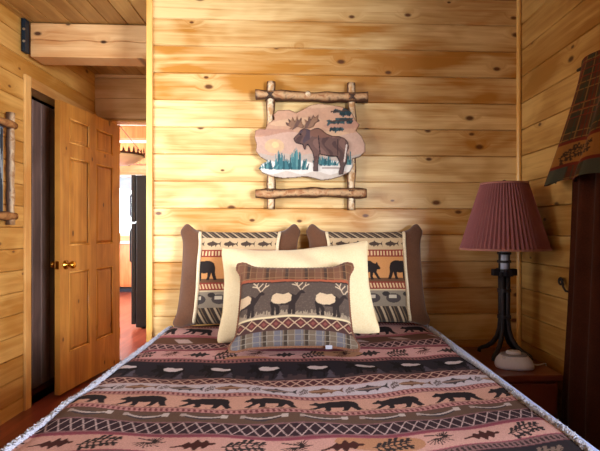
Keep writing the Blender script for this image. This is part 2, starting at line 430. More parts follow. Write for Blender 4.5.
window('window_2', XR, 1, *WR, 'white framed window in the right pine wall behind the curtain')

window('added_window_5', XR, 1, *WR2, 'white framed window added for light in the right pine wall beside the camera')  # unseen window added so the light fades across the headboard wall

# ------------------------------------------------------------------ header beam with strap
bm_ = MB(); n = 14
for i in range(n+1):
    pass
beam = thing('ceiling_beam', 'thick rough pine beam with a long check crack under the ceiling over the hall entrance', 'beam', (-1.735, .42, 2.222))
W = .21; T = .15; Lb = .905
prof = [(0, 0), (0, .100), (.012, .104), (.0, .108), (0, W), (T, W), (T, 0)]
b = MB(); nx = 24
for i in range(nx+1):
    xx = .03+i*(Lb-.03)/nx; wob = .004*math.sin(i*.9)
    for (dy, dz) in prof:
        b.v.append((xx, dy, dz+(wob if .05 < dz < .15 else 0)))
m = len(prof)
for i in range(nx):
    for j in range(m):
        b.f.append((i*m+j, i*m+(j+1) % m, (i+1)*m+(j+1) % m, (i+1)*m+j))
b.f.append(tuple(range(m))); b.f.append(tuple(nx*m+j for j in range(m)))
b.build('timber', beam_wood, beam)
st = MB().box(0.002, .026, -.055, -.004, .012, .218).build('steel_strap', steel_blue, beam, bevel=.004)
st['label'] = 'dark blue steel strap at the beam end'
for z in (.075, .15):
    bl = MB().lathe([(0, -.006), (.007, -.005), (.008, 0)], (.020, -.055, z), 10, 'Y').build('bolt', steel, st)

# ------------------------------------------------------------------ six panel door standing open
dx0, dy0, dx1, dy1 = -1.562, 1.41, -1.660, .628
ang = math.atan2(dy1-dy0, dx1-dx0)
door = thing('door_1', 'open varnished pine door with six panels and a brass knob', 'door', (dx0, dy0, .02), (0, 0, ang), kind='structure')
DW, DH, DT = .793, 1.985, .036
# local: x from hinge (0) to free edge (DW), y = thickness (face towards the room at +), z up
stile = .105; mull = .09; pw = (DW-2*stile-mull)/2
rows = [(.26, .82), (1.00, 1.62), (1.715, 1.89)]
cols = [(stile, stile+pw), (stile+pw+mull, DW-stile)]
b = MB()
b.box(0, stile, 0, DT, 0, DH).box(DW-stile, DW, 0, DT, 0, DH).box(stile+pw, stile+pw+mull, 0, DT, rows[0][0], rows[2][1])
for z0, z1 in ((0, rows[0][0]), (rows[2][1], DH)): b.box(stile, DW-stile, 0, DT, z0, z1)
for z0, z1 in ((rows[0][1], rows[1][0]), (rows[1][1], rows[2][0])):
    b.box(stile, stile+pw, 0, DT, z0, z1).box(stile+pw+mull, DW-stile, 0, DT, z0, z1)
b.build('door_frame', door_wood, door)
mould_mat = wood('pine_moulding', 'Z', 'X', .5, 0, 'e6b468', 'c98a40', '6a3a18', .25, .05, .1)
for (x0, x1) in cols:
    for (z0, z1) in rows:
        g, t = .006, .030
        p = MB()
        for s_, yb, yf, yi in ((1, DT/2, DT-.016, DT-.004), (-1, DT/2, .016, .004)):
            q = [(x0, z0), (x1, z0), (x1, z1), (x0, z1)]
            q2 = [(x0+g, z0+g), (x1-g, z0+g), (x1-g, z1-g), (x0+g, z1-g)]
            q3 = [(x0+t, z0+t), (x1-t, z0+t), (x1-t, z1-t), (x0+t, z1-t)]
            vs = [(a, yf, c) for a, c in q]+[(a, yf, c) for a, c in q2]+[(a, yi, c) for a, c in q3]
            fs = [(i, (i+1) % 4, 4+(i+1) % 4, 4+i) for i in range(4)]+[(4+i, 4+(i+1) % 4, 8+(i+1) % 4, 8+i) for i in range(4)]+[(8, 9, 10, 11)]
            p.add(vs, fs)
        pn = p.build('door_panel', door_wood, door)
        mo = MB()
        for yy in (DT-.006, .006):
            mo.tube([(x0+.005, yy, z0+.005), (x0+.005, yy, z1-.005)], .0075, 6)
            mo.tube([(x1-.005, yy, z0+.005), (x1-.005, yy, z1-.005)], .0075, 6)
            mo.tube([(x0+.005, yy, z0+.005), (x1-.005, yy, z0+.005)], .0075, 6)
            mo.tube([(x0+.005, yy, z1-.005), (x1-.005, yy, z1-.005)], .0075, 6)
        mo.build('moulding', mould_mat, pn, smooth=True)
for sgn, y0 in ((1, DT), (-1, 0)):
    k = MB(); pr = [(.0, 0), (.032, 0), (.032, .006), (.012, .010), (.011, .030), (.020, .036), (.027, .048), (.026, .060), (.016, .068), (0, .069)]
    k.lathe([(r, sgn*h) for r, h in pr], (DW-.062, y0, .872), 24, 'Y')
    kk = k.build('door_knob', brass, door, smooth=True); kk['label'] = 'polished brass knob'
MB().box(DW, DW+.002, .006, DT-.006, .845, .90).build('latch_plate', brass, door)
for z in (.2, 1.0, 1.75):
    MB().tube([(-.004, DT-.004, z), (-.004, DT-.004, z+.09)], .006, 8).build('hinge', brass, door, smooth=True)

# ------------------------------------------------------------------ kitchen beyond the doorway
KB, KL, KR = 6.7, -4.4, .9
planks('wall_kitchen_back', pine_hall, 'Y', KB, -1, KL-.1, KR+.1, 0, ZC, .172, .0, holes=[(-3.95, -3.05, 1.02, 2.2)])
planks('wall_kitchen_left', pine_hall, 'X', KL, 1, HALL+.12, KB, 0, ZC, .172, .0, holes=[(2.4, 4.6, .9, 2.2)])
planks('wall_kitchen_right', pine_hall, 'X', KR, -1, HALL+.12, KB, 0, ZC, .172, .0)
planks('wall_kitchen_front', pine_hall, 'Y', HALL+.12, 1, KL-.1, XL-.1, 0, ZC, .172, .0, thick=.1)
planks('wall_kitchen_near', pine_hall, 'Y', HALL+.12, 1, -.5, KR+.1, 0, ZC, .172, .0, thick=.1)
struct(MB().box(KL-.1, KR+.1, HALL+.12, KB+.1, ZC, ZC+.1), 'ceiling_kitchen', white_paint)
for k, yy in enumerate((3.42, 4.62, 5.8)):
    tag(MB().box(KL, KR, yy, yy+.16, 2.285, ZC-.001).build('kitchen_ceiling_beam', cab_wood, bevel=.006),
        ('orange pine ceiling beam nearest the doorway in the kitchen', 'orange pine ceiling beam midway across the kitchen', 'orange pine ceiling beam farthest from the doorway in the kitchen')[k], 'beam', 'kitchen ceiling beams')
def kwindow(name, label, loc, rotz, hw, h):
    w = thing(name, label, 'window', loc, (0, 0, rotz), kind='structure')
    f = MB(); f.box(-hw, -hw+.05, .02, .07, 0, h).box(hw-.05, hw, .02, .07, 0, h).box(-hw, hw, .02, .07, 0, .05).box(-hw, hw, .02, .07, h-.05, h)
    f.build('window_frame', white_paint, w); MB().box(-hw+.05, hw-.05, .043, .047, .05, h-.05).build('window_pane', glass, w)
kwindow('window_3', 'bright window above the kitchen cabinets seen through the doorway', (-3.5, KB, 1.02), 0, .45, 1.18)
kwindow('added_window_4', 'wide unseen window added for light in the left kitchen wall', (KL, 3.5, .9), R(90), 1.1, 1.3)  # unseen window added to let light into the kitchen
cb = thing('kitchen_cabinet', 'orange wood base cabinet below the bright kitchen window', 'cabinet', (-3.3, 6.4, 0))
MB().box(-.9, .9, -.27, .29, .10, .88).build('body', cab_wood, cb)
MB().box(-.88, .88, -.21, .29, 0, .10).build('toe_kick', black_app, cb)
MB().box(-.93, .93, -.31, .295, .88, .925).build('countertop', counter_mat, cb, bevel=.005)
for k in range(4):
    d = MB().box(-.88+k*.44, -.46+k*.44, -.29, -.271, .13, .85).build('cabinet_door', cab_wood, cb, bevel=.006)
    MB().tube([(-.50+k*.44, -.305, .72), (-.50+k*.44, -.29, .72)], .012, 10).build('knob', black_app, d)
fr = thing('refrigerator', 'tall black refrigerator seen side on through the doorway', 'refrigerator', (-1.95, 2.87, 0))
MB().box(.052, .78, 0, .72, .015, 1.755).build('body', black_app, fr, bevel=.01)
MB().box(0, .046, .005, .715, 1.222, 1.76).build('freezer_door', black_app, fr, bevel=.006)
MB().box(0, .046, .005, .715, .05, 1.205).build('fridge_door', black_app, fr, bevel=.006)
for z0, z1 in ((1.27, 1.55), (.75, 1.15)):
    MB().tube([(-.002, .08, z0), (-.035, .08, z0+.02), (-.035, .08, z1-.02), (-.002, .08, z1)], .010, 8).build('handle', black_app, fr, smooth=True)
for xx in (.12, .7):
    for yy in (.08, .64): MB().lathe([(.02, 0), (.02, .018)], (xx, yy, 0), 10, cap=True).build('foot', black_app, fr)
up = thing('wall_cupboard', 'pale wood wall cupboard above the black refrigerator', 'cabinet', (-1.50, 3.35, 1.84))
MB().box(-.37, .36, -.1, .24, 0, .44).build('body', pine_trim, up, bevel=.005)
for x0 in (-.36, .0): MB().box(x0, x0+.34, -.118, -.101, .02, .42).build('cabinet_door', pine_trim, up, bevel=.004)
# hanging bowl light with a rim of cut-out trees
pl_ = thing('pendant_light', 'white bowl ceiling light with dark cut-out tree rim seen through the doorway', 'light', (-2.14, 3.02, 2.00))
pr = [(0.02, -.115), (.10, -.105), (.18, -.075), (.25, -.03), (.275, .0), (.265, .002), (.17, -.065), (.09, -.093), (0, -.10)]
bowl_m = plain('opal_glass', 'fbf8f0', .3, amt=.02)
MB().lathe(pr, (0, 0, 0), 40).build('bowl', bowl_m, pl_, smooth=True)
rm = MB()
rm.lathe([(.278, -.004), (.284, -.004), (.284, .018), (.278, .018), (.278, -.004)], (0, 0, 0), 48)
for k in range(30):
    th = 2*math.pi*k/30; hh = .05+.03*hashn(k, 2.); wv = .022
    a, c = math.cos(th), math.sin(th)
    P = lambda t, z, r: (a*r-c*t, c*r+a*t, z)
    outl = [(-wv, .02), (wv, .02), (wv*.4, .02+hh*.4), (wv*.7, .02+hh*.4), (0, .02+hh), (-wv*.7, .02+hh*.4), (-wv*.4, .02+hh*.4)]
    vs = [P(t, z-.004, .279) for t, z in outl]+[P(t, z-.004, .283) for t, z in outl]; q = len(outl)
    rm.add(vs, [tuple(range(q))[::-1], tuple(range(q, 2*q))]+[(i, (i+1) % q, q+(i+1) % q, q+i) for i in range(q)])
rm.build('rim', plain('rusty_dark_metal', '4a2f25', .6, .3), pl_)
ch = MB()
for k in range(3):
    th = 2*math.pi*k/3; ch.tube([(.28*math.cos(th), .28*math.sin(th), .01), (0, 0, .36)], .004, 6)
ch.tube([(0, 0, .34), (0, 0, .425)], .006, 8); ch.lathe([(0, .44), (.06, .438), (.06, .42), (0, .415)], (0, 0, 0), 20)
ch.build('hanger', iron, pl_)

# ------------------------------------------------------------------ bed
BX0, BX1, BY0, BY1 = -.685, .735, -1.98, -.035
bed = thing('bed', 'bed with a pale blue sheeted mattress under the wildlife blanket', 'bed', (0.015, -1.0, 0))
ox, oy = .015, -1.0
MB().box(BX0-ox, BX1-ox, BY0-oy, BY1-oy, .36, .599).build('mattress', sheet_mat, bed, True, .03, 4)
MB().box(BX0-ox, BX1-ox, BY0-oy, BY1-oy, .15, .355).build('box_spring', mattress_mat, bed, bevel=.015)
MB().box(BX0+.03-ox, BX1-.03-ox, BY0+.03-oy, BY1-.03-oy, .11, .148).build('bed_frame', iron, bed)
for xx in (BX0+.08, BX1-.08):
    for yy in (BY0+.1, BY1-.1):
        MB().lathe([(.022, 0), (.022, .02), (.016, .03), (.016, .112)], (xx-ox, yy-oy, 0), 14, cap=True).build('leg', iron, bed, smooth=True)

# woven blanket: rows of animals, drawn on the cloth plane
QX0, QX1, QY0, QY1 = -.705, .668, -1.97, -.045
nu, nv = 520, 620
xs = np.linspace(QX0, QX1, nu); ys = np.linspace(QY0, QY1, nv)
X, Y = np.meshgrid(xs, ys)
V = (Y+2.66) - .082*np.minimum(1.2, ((X+.02)/.66)**2) + .006*np.sin(X*7+1)+.004*np.sin(X*13+Y*5)
C = np.zeros(X.shape+(3,)); C[:] = lin('2c272b')
sprigs(C, X, V, .0, .95, 'c69a84', .2, ph=.03)
dots(C, X, V, .93, .955, 'b28a7e', '5e3c3e')
put(C, (V >= .955) & (V < 1.045), '2c272b')
for k in range(-5, 6): sprig(C, X, V, k*.17+.05, 1.0, .06, .038, '7e6a5c', 2, (V > .955) & (V < 1.045))
dots(C, X, V, 1.045, 1.078, '8a6a66', '40302f', .014)
sprigs(C, X, V, 1.078, 1.172, 'd3a596', .118, ph=-.02)
put(C, (V >= 1.172) & (V < 1.184), '8c4a56')
lattice(C, X, V, 1.184, 1.265, '3a2a31', 'cdb6b0', .070, .0015, '8f6a6c')
r = (V >= 1.265) & (V < 1.328); put(C, r, '6a5446')
for k in range(-6, 7):
    cx = k*.165+.06; u = (X-cx)/.058; t = (V-1.296)/.026
    put(C, r & (np.abs(t+.15-.5*u*u) < .42*(1-np.abs(u))+.10) & (np.abs(u) < 1), '4a4347')
    put(C, r & (np.abs(t+.05-.75*u*u) < .16) & (np.abs(u) < 1.05), 'c9bcb4')
    put(C, r & (np.abs(u-1.0) < .16) & (t > .1) & (t < .95), 'cfc3ba'); put(C, r & (np.abs(u+1.0) < .12) & (t > .2) & (t < .9), 'b5a69c')
dots(C, X, V, 1.328, 1.358, 'c9948c', '7c4448')
bears(C, X, V, 1.358, 1.450, 'd7a892', .150, .190, .02)
dots(C, X, V, 1.450, 1.484, 'c9948c', '7c4448')
r = (V >= 1.484) & (V < 1.573); put(C, r, 'd5cdd2')
for k in range(-6, 7):
    cx = k*.15+.02
    put(C, r & poly((X-cx)/.115, (V-1.497)/.062, FISH), '4b4447' if k % 2 else '7b5b4a')
    put(C, r & (np.abs((X-cx)/.05-.9) < .9) & (np.abs(V-1.530) < .006), '9a8278' if k % 2 else 'b08a70')
    sprig(C, X, V, cx+.133, 1.528, .016, .03, '6a5c58', 2, r)
lattice(C, X, V, 1.573, 1.640, '5a3338', 'cfae9c', .078, .0026, 'c39a90')
r = (V >= 1.640) & (V < 1.842); put(C, r, '2a262e')
put(C, r & ((V < 1.70) & (hashn(np.floor(X*60), 4.) > (V-1.64)/.06)), '4a3c40')
for k in range(-5, 6):
    cx = k*.180-.02
    put(C, r & poly((X-cx)/.13, (V-1.665)/.155, MOOSE), '18151a')
    put(C, r & poly((X-cx)/.13, (V-1.665)/.155, [(.30,.70),(.40,.78),(.55,.76),(.68,.70),(.84,.72),(.90,.62),(.72,.50),(.52,.50),(.36,.56)]), 'd8cdcb')
    put(C, r & poly((X-cx+.075)/.035, (V-1.655)/.08, [(0,0),(.3,.5),(.15,.5),(.45,1),(.8,.5),(.62,.5),(1,0)]), '5b5560')
dots(C, X, V, 1.842, 1.880, '9a6a64', '4a3236')
sprigs(C, X, V, 1.880, 2.010, 'd2a39b', .118, ph=.04, kinds=(2, 0, 1))
put(C, (V >= 2.0) & (V < 2.03), '8c4a56')
lattice(C, X, V, 2.03, 2.135, '4a3038', 'c2a09a', .078, .003, 'b58b86')
r = (V >= 2.135) & (V < 2.25); put(C, r, '6b4b3a')
put(C, r & (np.sin(X*31+V*20) > .5) & (np.abs(V-2.19) < .03), 'bfa79c')
put(C, (V >= 2.25) & (V < 2.285), 'b0696e')
bears(C, X, V, 2.285, 2.455, 'd0a49a', .140, .183, -.04)
dots(C, X, V, 2.455, 2.52, 'c08a86', '6a3c42')
C *= np.array((.86, .85, .94))
Z = .616 + .006*np.sin(X*5.1+Y*2.3)*np.cos(Y*4.3) + .004*np.sin(Y*13+X*4+np.sin(X*6)*1.5) + .0025*np.sin(X*23+Y*17)
edge = np.minimum(X-QX0, QX1-X)
Z -= .020*np.exp(-((X-QX0)/.022)**1.0)*(X < 0) + .006*np.exp(-((QX1-X)/.02))
Z = np.where(X < -.60, np.maximum(Z, .600), Z)
Z += .012*np.exp(-((Y+.62)/.035)**2)*np.exp(-((X-.0)/.33)**2)*.6
P = np.stack([X, Y, Z], -1)
qz = thing('throw_blanket', 'woven wildlife blanket with rows of bears, fish and pine sprigs spread over the bed', 'blanket', (0, 0, 0))
link('woven_cloth', grid_mesh('woven_cloth', P, C), quilt_mat, qz)
def zq(x, y):
    i = min(nv-1, max(0, int((y-QY0)/(QY1-QY0)*(nv-1)))); j = min(nu-1, max(0, int((x-QX0)/(QX1-QX0)*(nu-1)))); return float(Z[i, j])
def fringe(x, sgn, wdt, nrow):
    b = MB()
    for k in range(nrow):
        y = QY0+(QY1-QY0)*(k+random.random())/nrow
        for q in range(2):
            x0 = x+random.uniform(-.006, .006); l = wdt*random.uniform(.6, 1.15); z0 = zq(x, y)+random.uniform(.000, .005)
            dy = random.uniform(-.016, .016)
            b.tube([(x0, y, z0), (x0+sgn*l*.5, y+dy*.6, z0+.006), (x0+sgn*l, y+dy, z0-.006-random.random()*.012)], [.0030, .0026, .0008], 4)
    b.tube([(x+sgn*.003, QY0+(QY1-QY0)*k/160, zq(x, QY0+(QY1-QY0)*k/160)-.003) for k in range(161)], .0075, 8)
    o = b.build('fringe', fleece, qz, smooth=True); o['kind'] = 'stuff'; o['label'] = 'white fluffy fringe along the blanket edge'
fringe(QX0+.003, -1, .016, 1000)
fringe(QX1-.003, 1, .012, 800)

# ------------------------------------------------------------------ pillows
def pillow_pts(nu, nv, w, h, thick, pinch, ear, seed, u0=-1, u1=1, front=-1, wrinkle=.006, power=.5, sag=0., rnd=.075, taper=0., pe=1.0, eh=0., ew=0.):
    u = np.linspace(u0, u1, nu); v = np.linspace(-1, 1, nv)
    U, Vv = np.meshgrid(u, v)
    bu, bv = np.clip(1-U**2, 0, 1), np.clip(1-Vv**2, 0, 1)
    x = U*w/2*(1-pinch*bv**pe) * (1+ear*(np.abs(U)*np.abs(Vv))**6-rnd*(np.abs(U)*np.abs(Vv))**9)
    z = h/2+Vv*h/2*(1-pinch*(1.1*bu**pe)) * (1+ear*(np.abs(U)*np.abs(Vv))**6-rnd*(np.abs(U)*np.abs(Vv))**9)
    z = z - sag*np.clip(Vv, 0, 1)*bu
    B = lambda a: np.exp(-((a-.90)/.13)**2)
    z = z + np.where(Vv > 0, 1., -.35)*np.abs(Vv)**3*eh*B(np.abs(U))
    x = x*(1-taper*Vv) + np.sign(U)*np.abs(U)**3*ew*B(np.abs(Vv))
    t = thick/2*(bu*bv)**power
    nz = wrinkle*(np.sin(U*5+seed+Vv*2)*np.cos(Vv*4.2+seed*2)+.5*np.sin(U*11+Vv*7+seed))*(bu*bv)**.3
    return U, Vv, np.stack([x, front*(t+nz), z], -1)
def rim_path(nu, w, h, pinch, ear, sag=0., pe=1.0, eh=0., ew=0.):
    pts = []
    for side in range(4):
        for k in range(nu):
            s_ = -1+2*k/nu
            U, V_ = ((s_, -1), (1, s_), (-s_, 1), (-1, -s_))[side]
            bu, bv = max(0, 1-U*U)**pe, max(0, 1-V_*V_)**pe; e = 1+ear*(abs(U)*abs(V_))**6-.075*(abs(U)*abs(V_))**9
            B = lambda a: math.exp(-((abs(a)-.90)/.13)**2)
            pts.append((U*w/2*(1-pinch*bv)*e + math.copysign(abs(U)**3*ew*B(V_), U), 0,
                        h/2+V_*h/2*(1-pinch*1.1*bu)*e - sag*max(V_, 0)*bu + (1. if V_ > 0 else -.35)*abs(V_)**3*eh*B(U)))
    return pts+[pts[0]]

def paint_sham(U, T, flip):
    """T: 0 bottom .. 1 top of the panel; U in metres"""
    C = np.zeros(U.shape+(3,)); C[:] = lin('4a3b33')
    def zig(a, b, off):
        r = (T >= a) & (T < b); put(C, r, '3c332e'); q = np.modf(np.abs(U/.045+(T-a)/(b-a)*1.4+20+off))[0]
        put(C, r & (q < .26), 'b7a184'); put(C, r & (q > .48) & (q < .60), '7f6a52')
    zig(.915, 1.01, 0); 
    r = (T >= .78) & (T < .915); put(C, r, 'c2a884')
    for k in range(-4, 5): put(C, r & poly((U-k*.088-.01)/.075, (T-.805)/.085, FISH), '4a3b33')
    r = (T >= .70) & (T < .78); put(C, r, '8a3b30'); put(C, r & (np.modf(np.abs(U/.017+20))[0] < .5) & (T > .715) & (T < .765), 'd9b88e')
    r = (T >= .43) & (T < .70); put(C, r, 'c98e58'); put(C, r & (T < .47), '6a4a34')
    for cx in ((-.175, .0, .175)): put(C, r & poly(((U-cx)/.13 if not flip else -(U-cx)/.13)+.5, (T-.445)/.235, BEAR), '2a2322')
    r = (T >= .35) & (T < .43); put(C, r, '8a3b30'); put(C, r & (np.modf(np.abs(U/.017+T*9+20))[0] < .5) & (T > .365) & (T < .415), 'd9b88e')
    r = (T >= .17) & (T < .35); put(C, r, '8e8272')
    for k in range(-4, 5):
        u, t = (U-k*.11-.02)/.04, (T-.255)/.05
        put(C, r & (u*u+t*t < 1), '4c4443'); put(C, r & (np.abs(u+.1) < .5) & (np.abs(t-.3) < .35), 'c7bba6'); put(C, r & ((u+1.0)**2*2+(t-.9)**2*2 < .5), '3a3534')
    put(C, r & (T > .335), 'ccb894')
    zig(-.1, .17, .3)
    return C
def sham(loc, tilt, rz, label, flip, seed):
    w, h, th, pin, ear = .655, .520, .17, .070, .02
    p = thing('pillow_sham', label, 'pillow', loc, (tilt, 0, rz), 'wildlife pillow shams against the wall')
    e0 = .66                                   # where the panel meets the suede ends
    U, Vv, P = pillow_pts(200, 200, w, h, th, pin, ear, seed, -e0, e0, taper=.028, pe=.5, eh=.040, ew=.016)
    C = paint_sham(P[..., 0], (Vv+1)/2, flip)
    link('center_panel', grid_mesh('center_panel', P, C), weave_mat, p)
    for u0, u1 in ((-1, -e0), (e0, 1)):
        U, Vv, P = pillow_pts(26, 80, w, h, th, pin, ear, seed, u0, u1, taper=.028, pe=.5, eh=.040, ew=.016)
        o = link('side_panel', grid_mesh('side_panel', P), velvet, p); o['label'] = 'brown suede end panel'
        uu = e0 if u0 > 0 else -e0
        U, Vv, P = pillow_pts(1+1, 60, w, h, th, pin, ear, seed, uu, uu+.0001, taper=.028, pe=.5, eh=.040, ew=.016)
        MB().tube([tuple(q+np.array((0, -.004, 0))) for q in P[1:-1, 0]], .0085, 8, sq=.6).build('trim', cord_cream, p, smooth=True)
    U, Vv, P = pillow_pts(80, 60, w, h, th*.55, pin, ear, seed, front=1, taper=.028, pe=.5, eh=.040, ew=.016)
    link('back', grid_mesh('back', P), velvet, p)
    return p
sham((-.330, -.185, .626), R(-11), R(-1), 'wildlife pillow sham with brown suede ends on the door side of the bed', False, 1.)
sham((.344, -.180, .626), R(-11), R(1), 'wildlife pillow sham with brown suede ends on the lamp side of the bed', True, 2.4)

cp = thing('cream_pillow', 'plain cream pillow leaning between the wildlife shams and the elk cushion', 'pillow', (-.012, -.52, .640), (R(-32), R(-3), 0))
for f, nm in ((-1, 'front'), (1, 'back')):
    U, Vv, P = pillow_pts(120, 90, .745, .495, .20, .07, .05, 4., front=f, wrinkle=.011, sag=.02)
    P[..., 1] += f*.004*np.sin(U*17+Vv*9)*(np.abs(U)**4)
    link(nm, grid_mesh(nm, P), cream_cotton, cp)

def paint_elk(U, T, hw):
    C = np.zeros(U.shape+(3,)); C[:] = lin('594c45')
    def plaid(r, base, c1, c2, ln):
        put(C, r, base)
        put(C, r & (np.modf(np.abs(U/.085+20))[0] < .42), c1)
        put(C, r & (np.modf(np.abs(U/.085+20.5))[0] < .16), c2)
        put(C, r & (np.modf(np.abs(U/.0283+20))[0] < .10), ln)
        put(C, r & (np.modf(np.abs(T/.075+20))[0] < .10), ln)
    bow = .05*(1-(U/hw)**2)
    plaid(T > .83-bow*.6, '6e4a35', '7a5440', '4d382e', '8f6e50')
    r = (T > .79-bow*.6) & (T <= .83-bow*.6); put(C, r, 'a4593f'); put(C, r & (T < .803-bow*.6), '3a2a26')
    r = (T > .38) & (T <= .79-bow*.6); put(C, r, '594c45')
    put(C, r & (T < .38+.05*hashn(np.floor(U*330))+.02), '9a8a76')
    put(C, r & (T > .46) & (hashn(np.floor(U*260)+np.floor(T*130)*31) > .9), '665850')
    for cx, fl in ((-.205, 1), (-.035, 1), (.150, 1)):
        u, t = (U-cx+.065)/.145, (T-.39)/.31
        put(C, r & poly(u, t, ELKL), '2e2726'); put(C, r & poly(u, t, ELKD), '332a29'); put(C, r & poly(u, t, ELKB), 'd0b898')
        m = np.zeros(U.shape, bool)
        for a, q in (((.86,.9),(.74,1.18)), ((.74,1.18),(.80,1.42)), ((.80,1.08),(.92,1.3)), ((.78,1.12),(.62,1.2)), ((.76,1.2),(.64,1.36)), ((.9,.92),(1.0,1.15)), ((1.0,1.15),(1.02,1.4)), ((.97,1.08),(1.1,1.22))):
            m |= seg(u, t*.62, (a[0], (.9+(a[1]-.9)*.72)*.62), (q[0], (.9+(q[1]-.9)*.72)*.62), .013)
        put(C, r & m, 'cbb59a')
    put(C, (T > .355) & (T <= .38), 'd8c7a2')
    r = (T > .225) & (T <= .355); put(C, r, 'b49a80')
    q = np.abs(np.modf(np.abs(U/.05+20))[0]-.5)*2; tt = np.abs((T-.29)/.060)
    put(C, r & (q+tt < .86), '5c3030'); put(C, r & (q+tt < .40), '7d4a42'); put(C, r & (q+tt > 1.12), '4a3230')
    put(C, (T > .21) & (T <= .228), '4a3230')
    r = T <= .21
    plaid(r, '6f6052', '67646c', '43372f', '8a8176')
    return C
ec = thing('elk_cushion', 'elk and plaid tapestry cushion with brown rope edging at the front of the pillows', 'cushion', (-.030, -.735, .642), (R(-37), 0, 0))
ew, eh, et = .505, .405, .15
U, Vv, P = pillow_pts(220, 190, ew, eh, et, .075, .07, 6., wrinkle=.004, pe=.5, eh=.020, ew=.016)
link('front_panel', grid_mesh('front_panel', P, paint_elk(P[..., 0], ((Vv+1)/2)**.78, ew/2)), weave_mat, ec)
U, Vv, P = pillow_pts(70, 60, ew, eh, et, .075, .07, 6., front=1, pe=.5, eh=.020, ew=.016)
link('back', grid_mesh('back', P), rope_brown, ec)
rp = rim_path(70, ew, eh, .075, .07, pe=.5, eh=.020, ew=.016)
MB().tube(rp, [.0055+.0016*(k % 2) for k in range(len(rp))], 8, cap=False).build('rope_edging', rope_brown, ec, smooth=True)
MB().box(.125, .152, -.022, -.020, -.004, .012).build('care_tag', fleece, ec)

# ------------------------------------------------------------------ carved moose picture in its log frame
mp = thing('moose_picture', 'carved moose scene hung in a rustic log frame on the pine wall above the bed', 'picture', (.05, -.004, 1.60))
K = 1/3.107*.00547          # metres per unit of the traced outline
def W2(x, y): return ((x-218)*K, (228-y)*K)
def log(name, a, b2, ra, rb, mat, y, nring=26, seed=0, rough=.10):
    a, b2 = Vector((a[0], y, a[1])), Vector((b2[0], y, b2[1])); d = b2-a
    pts, rad = [], []
    for i in range(nring+1):
        t = i/nring
        wv = .003*math.sin(t*7+seed)
        side = Vector((0, 0, wv)) if abs(d.x) > abs(d.z) else Vector((wv, 0, 0))
        pts.append(a+d*t+side); rad.append((ra+(rb-ra)*t)*(1+rough*math.sin(t*17+seed*3)+rough*.6*math.sin(t*31+seed)))
    mb = MB().tube(pts, rad, 14)
    return mb.build(name, mat, mp, smooth=True)
log('top_rail', W2(46, 76), W2(396, 80), 0.0275, .0285, log_rail, -.042, seed=1)
log('bottom_rail', W2(46, 381), W2(392, 378), 0.0265, .0285, log_rail, -.042, seed=4)
log('left_post', W2(92, 32), W2(92, 430), .0235, .0235, log_bark, -.027, 30, 2)
log('right_post', W2(346, 32), W2(346, 432), .0240, .0240, log_bark, -.027, 30, 5)
twine = plain('dark_twine', '4a3b33', .9)
for x, y in ((92, 77), (346, 79), (92, 380), (344, 378)):
    cx, cz = W2(x, y); b = MB()
    for s_ in (1, -1):
        for o_ in (-.005, .004):
            b.tube([(cx-.024*s_+o_, -.030, cz-.026), (cx-.010*s_+o_, -.068, cz-.012), (cx+.010*s_+o_, -.0685, cz+.012), (cx+.024*s_+o_, -.030, cz+.026)], .0026, 6)
    b.build('twine_lashing', twine, mp, smooth=True)
kn = MB(); cx, cz = W2(208, 74); kn.lathe([(.0, -.070), (.012, -.069), (.018, -.064), (.02, -.055)], (cx, 0, cz), 14, 'Y'); kn.build('knot', log_bark, mp, smooth=True)

SLAB = [(45,188),(60,180),(76,182),(84,165),(104,152),(100,138),(114,124),(150,121),(172,130),(196,118),(215,106),(245,101),(285,105),(312,110),(332,117),(346,128),(356,150),(371,166),(360,185),(376,200),(388,225),(388,252),(370,268),(348,274),(350,295),(341,314),(310,330),(280,338),(250,342),(222,334),(200,330),(170,334),(130,336),(95,330),(68,320),(55,305),(64,290),(80,282),(60,270),(46,252),(49,230),(42,210)]
MO_BODY = [(166,222),(163,212),(170,204),(178,196),(184,186),(196,180),(206,182),(216,186),(228,180),(240,178),(252,184),(266,196),(284,203),(304,203),(322,210),(333,222),(336,240),(330,254),(332,268),(328,290),(322,300),(318,322),(303,325),(302,316),(308,298),(303,280),(296,268),(276,268),(258,264),(244,262),(242,278),(240,300),(240,314),(224,314),(224,300),(226,276),(222,256),(214,242),(208,232),(203,236),(200,250),(195,244),(192,232),(182,230),(172,228)]
ANT_L = [(190,182),(176,176),(162,186),(148,184),(154,178),(142,172),(138,160),(150,166),(146,148),(156,158),(160,144),(168,158),(174,140),(180,156),(188,144),(190,164),(198,176)]
ANT_R = [(198,180),(200,164),(196,150),(208,158),(210,140),(218,152),(224,136),(230,146),(242,134),(240,150),(246,158),(232,164),(226,176),(212,182)]
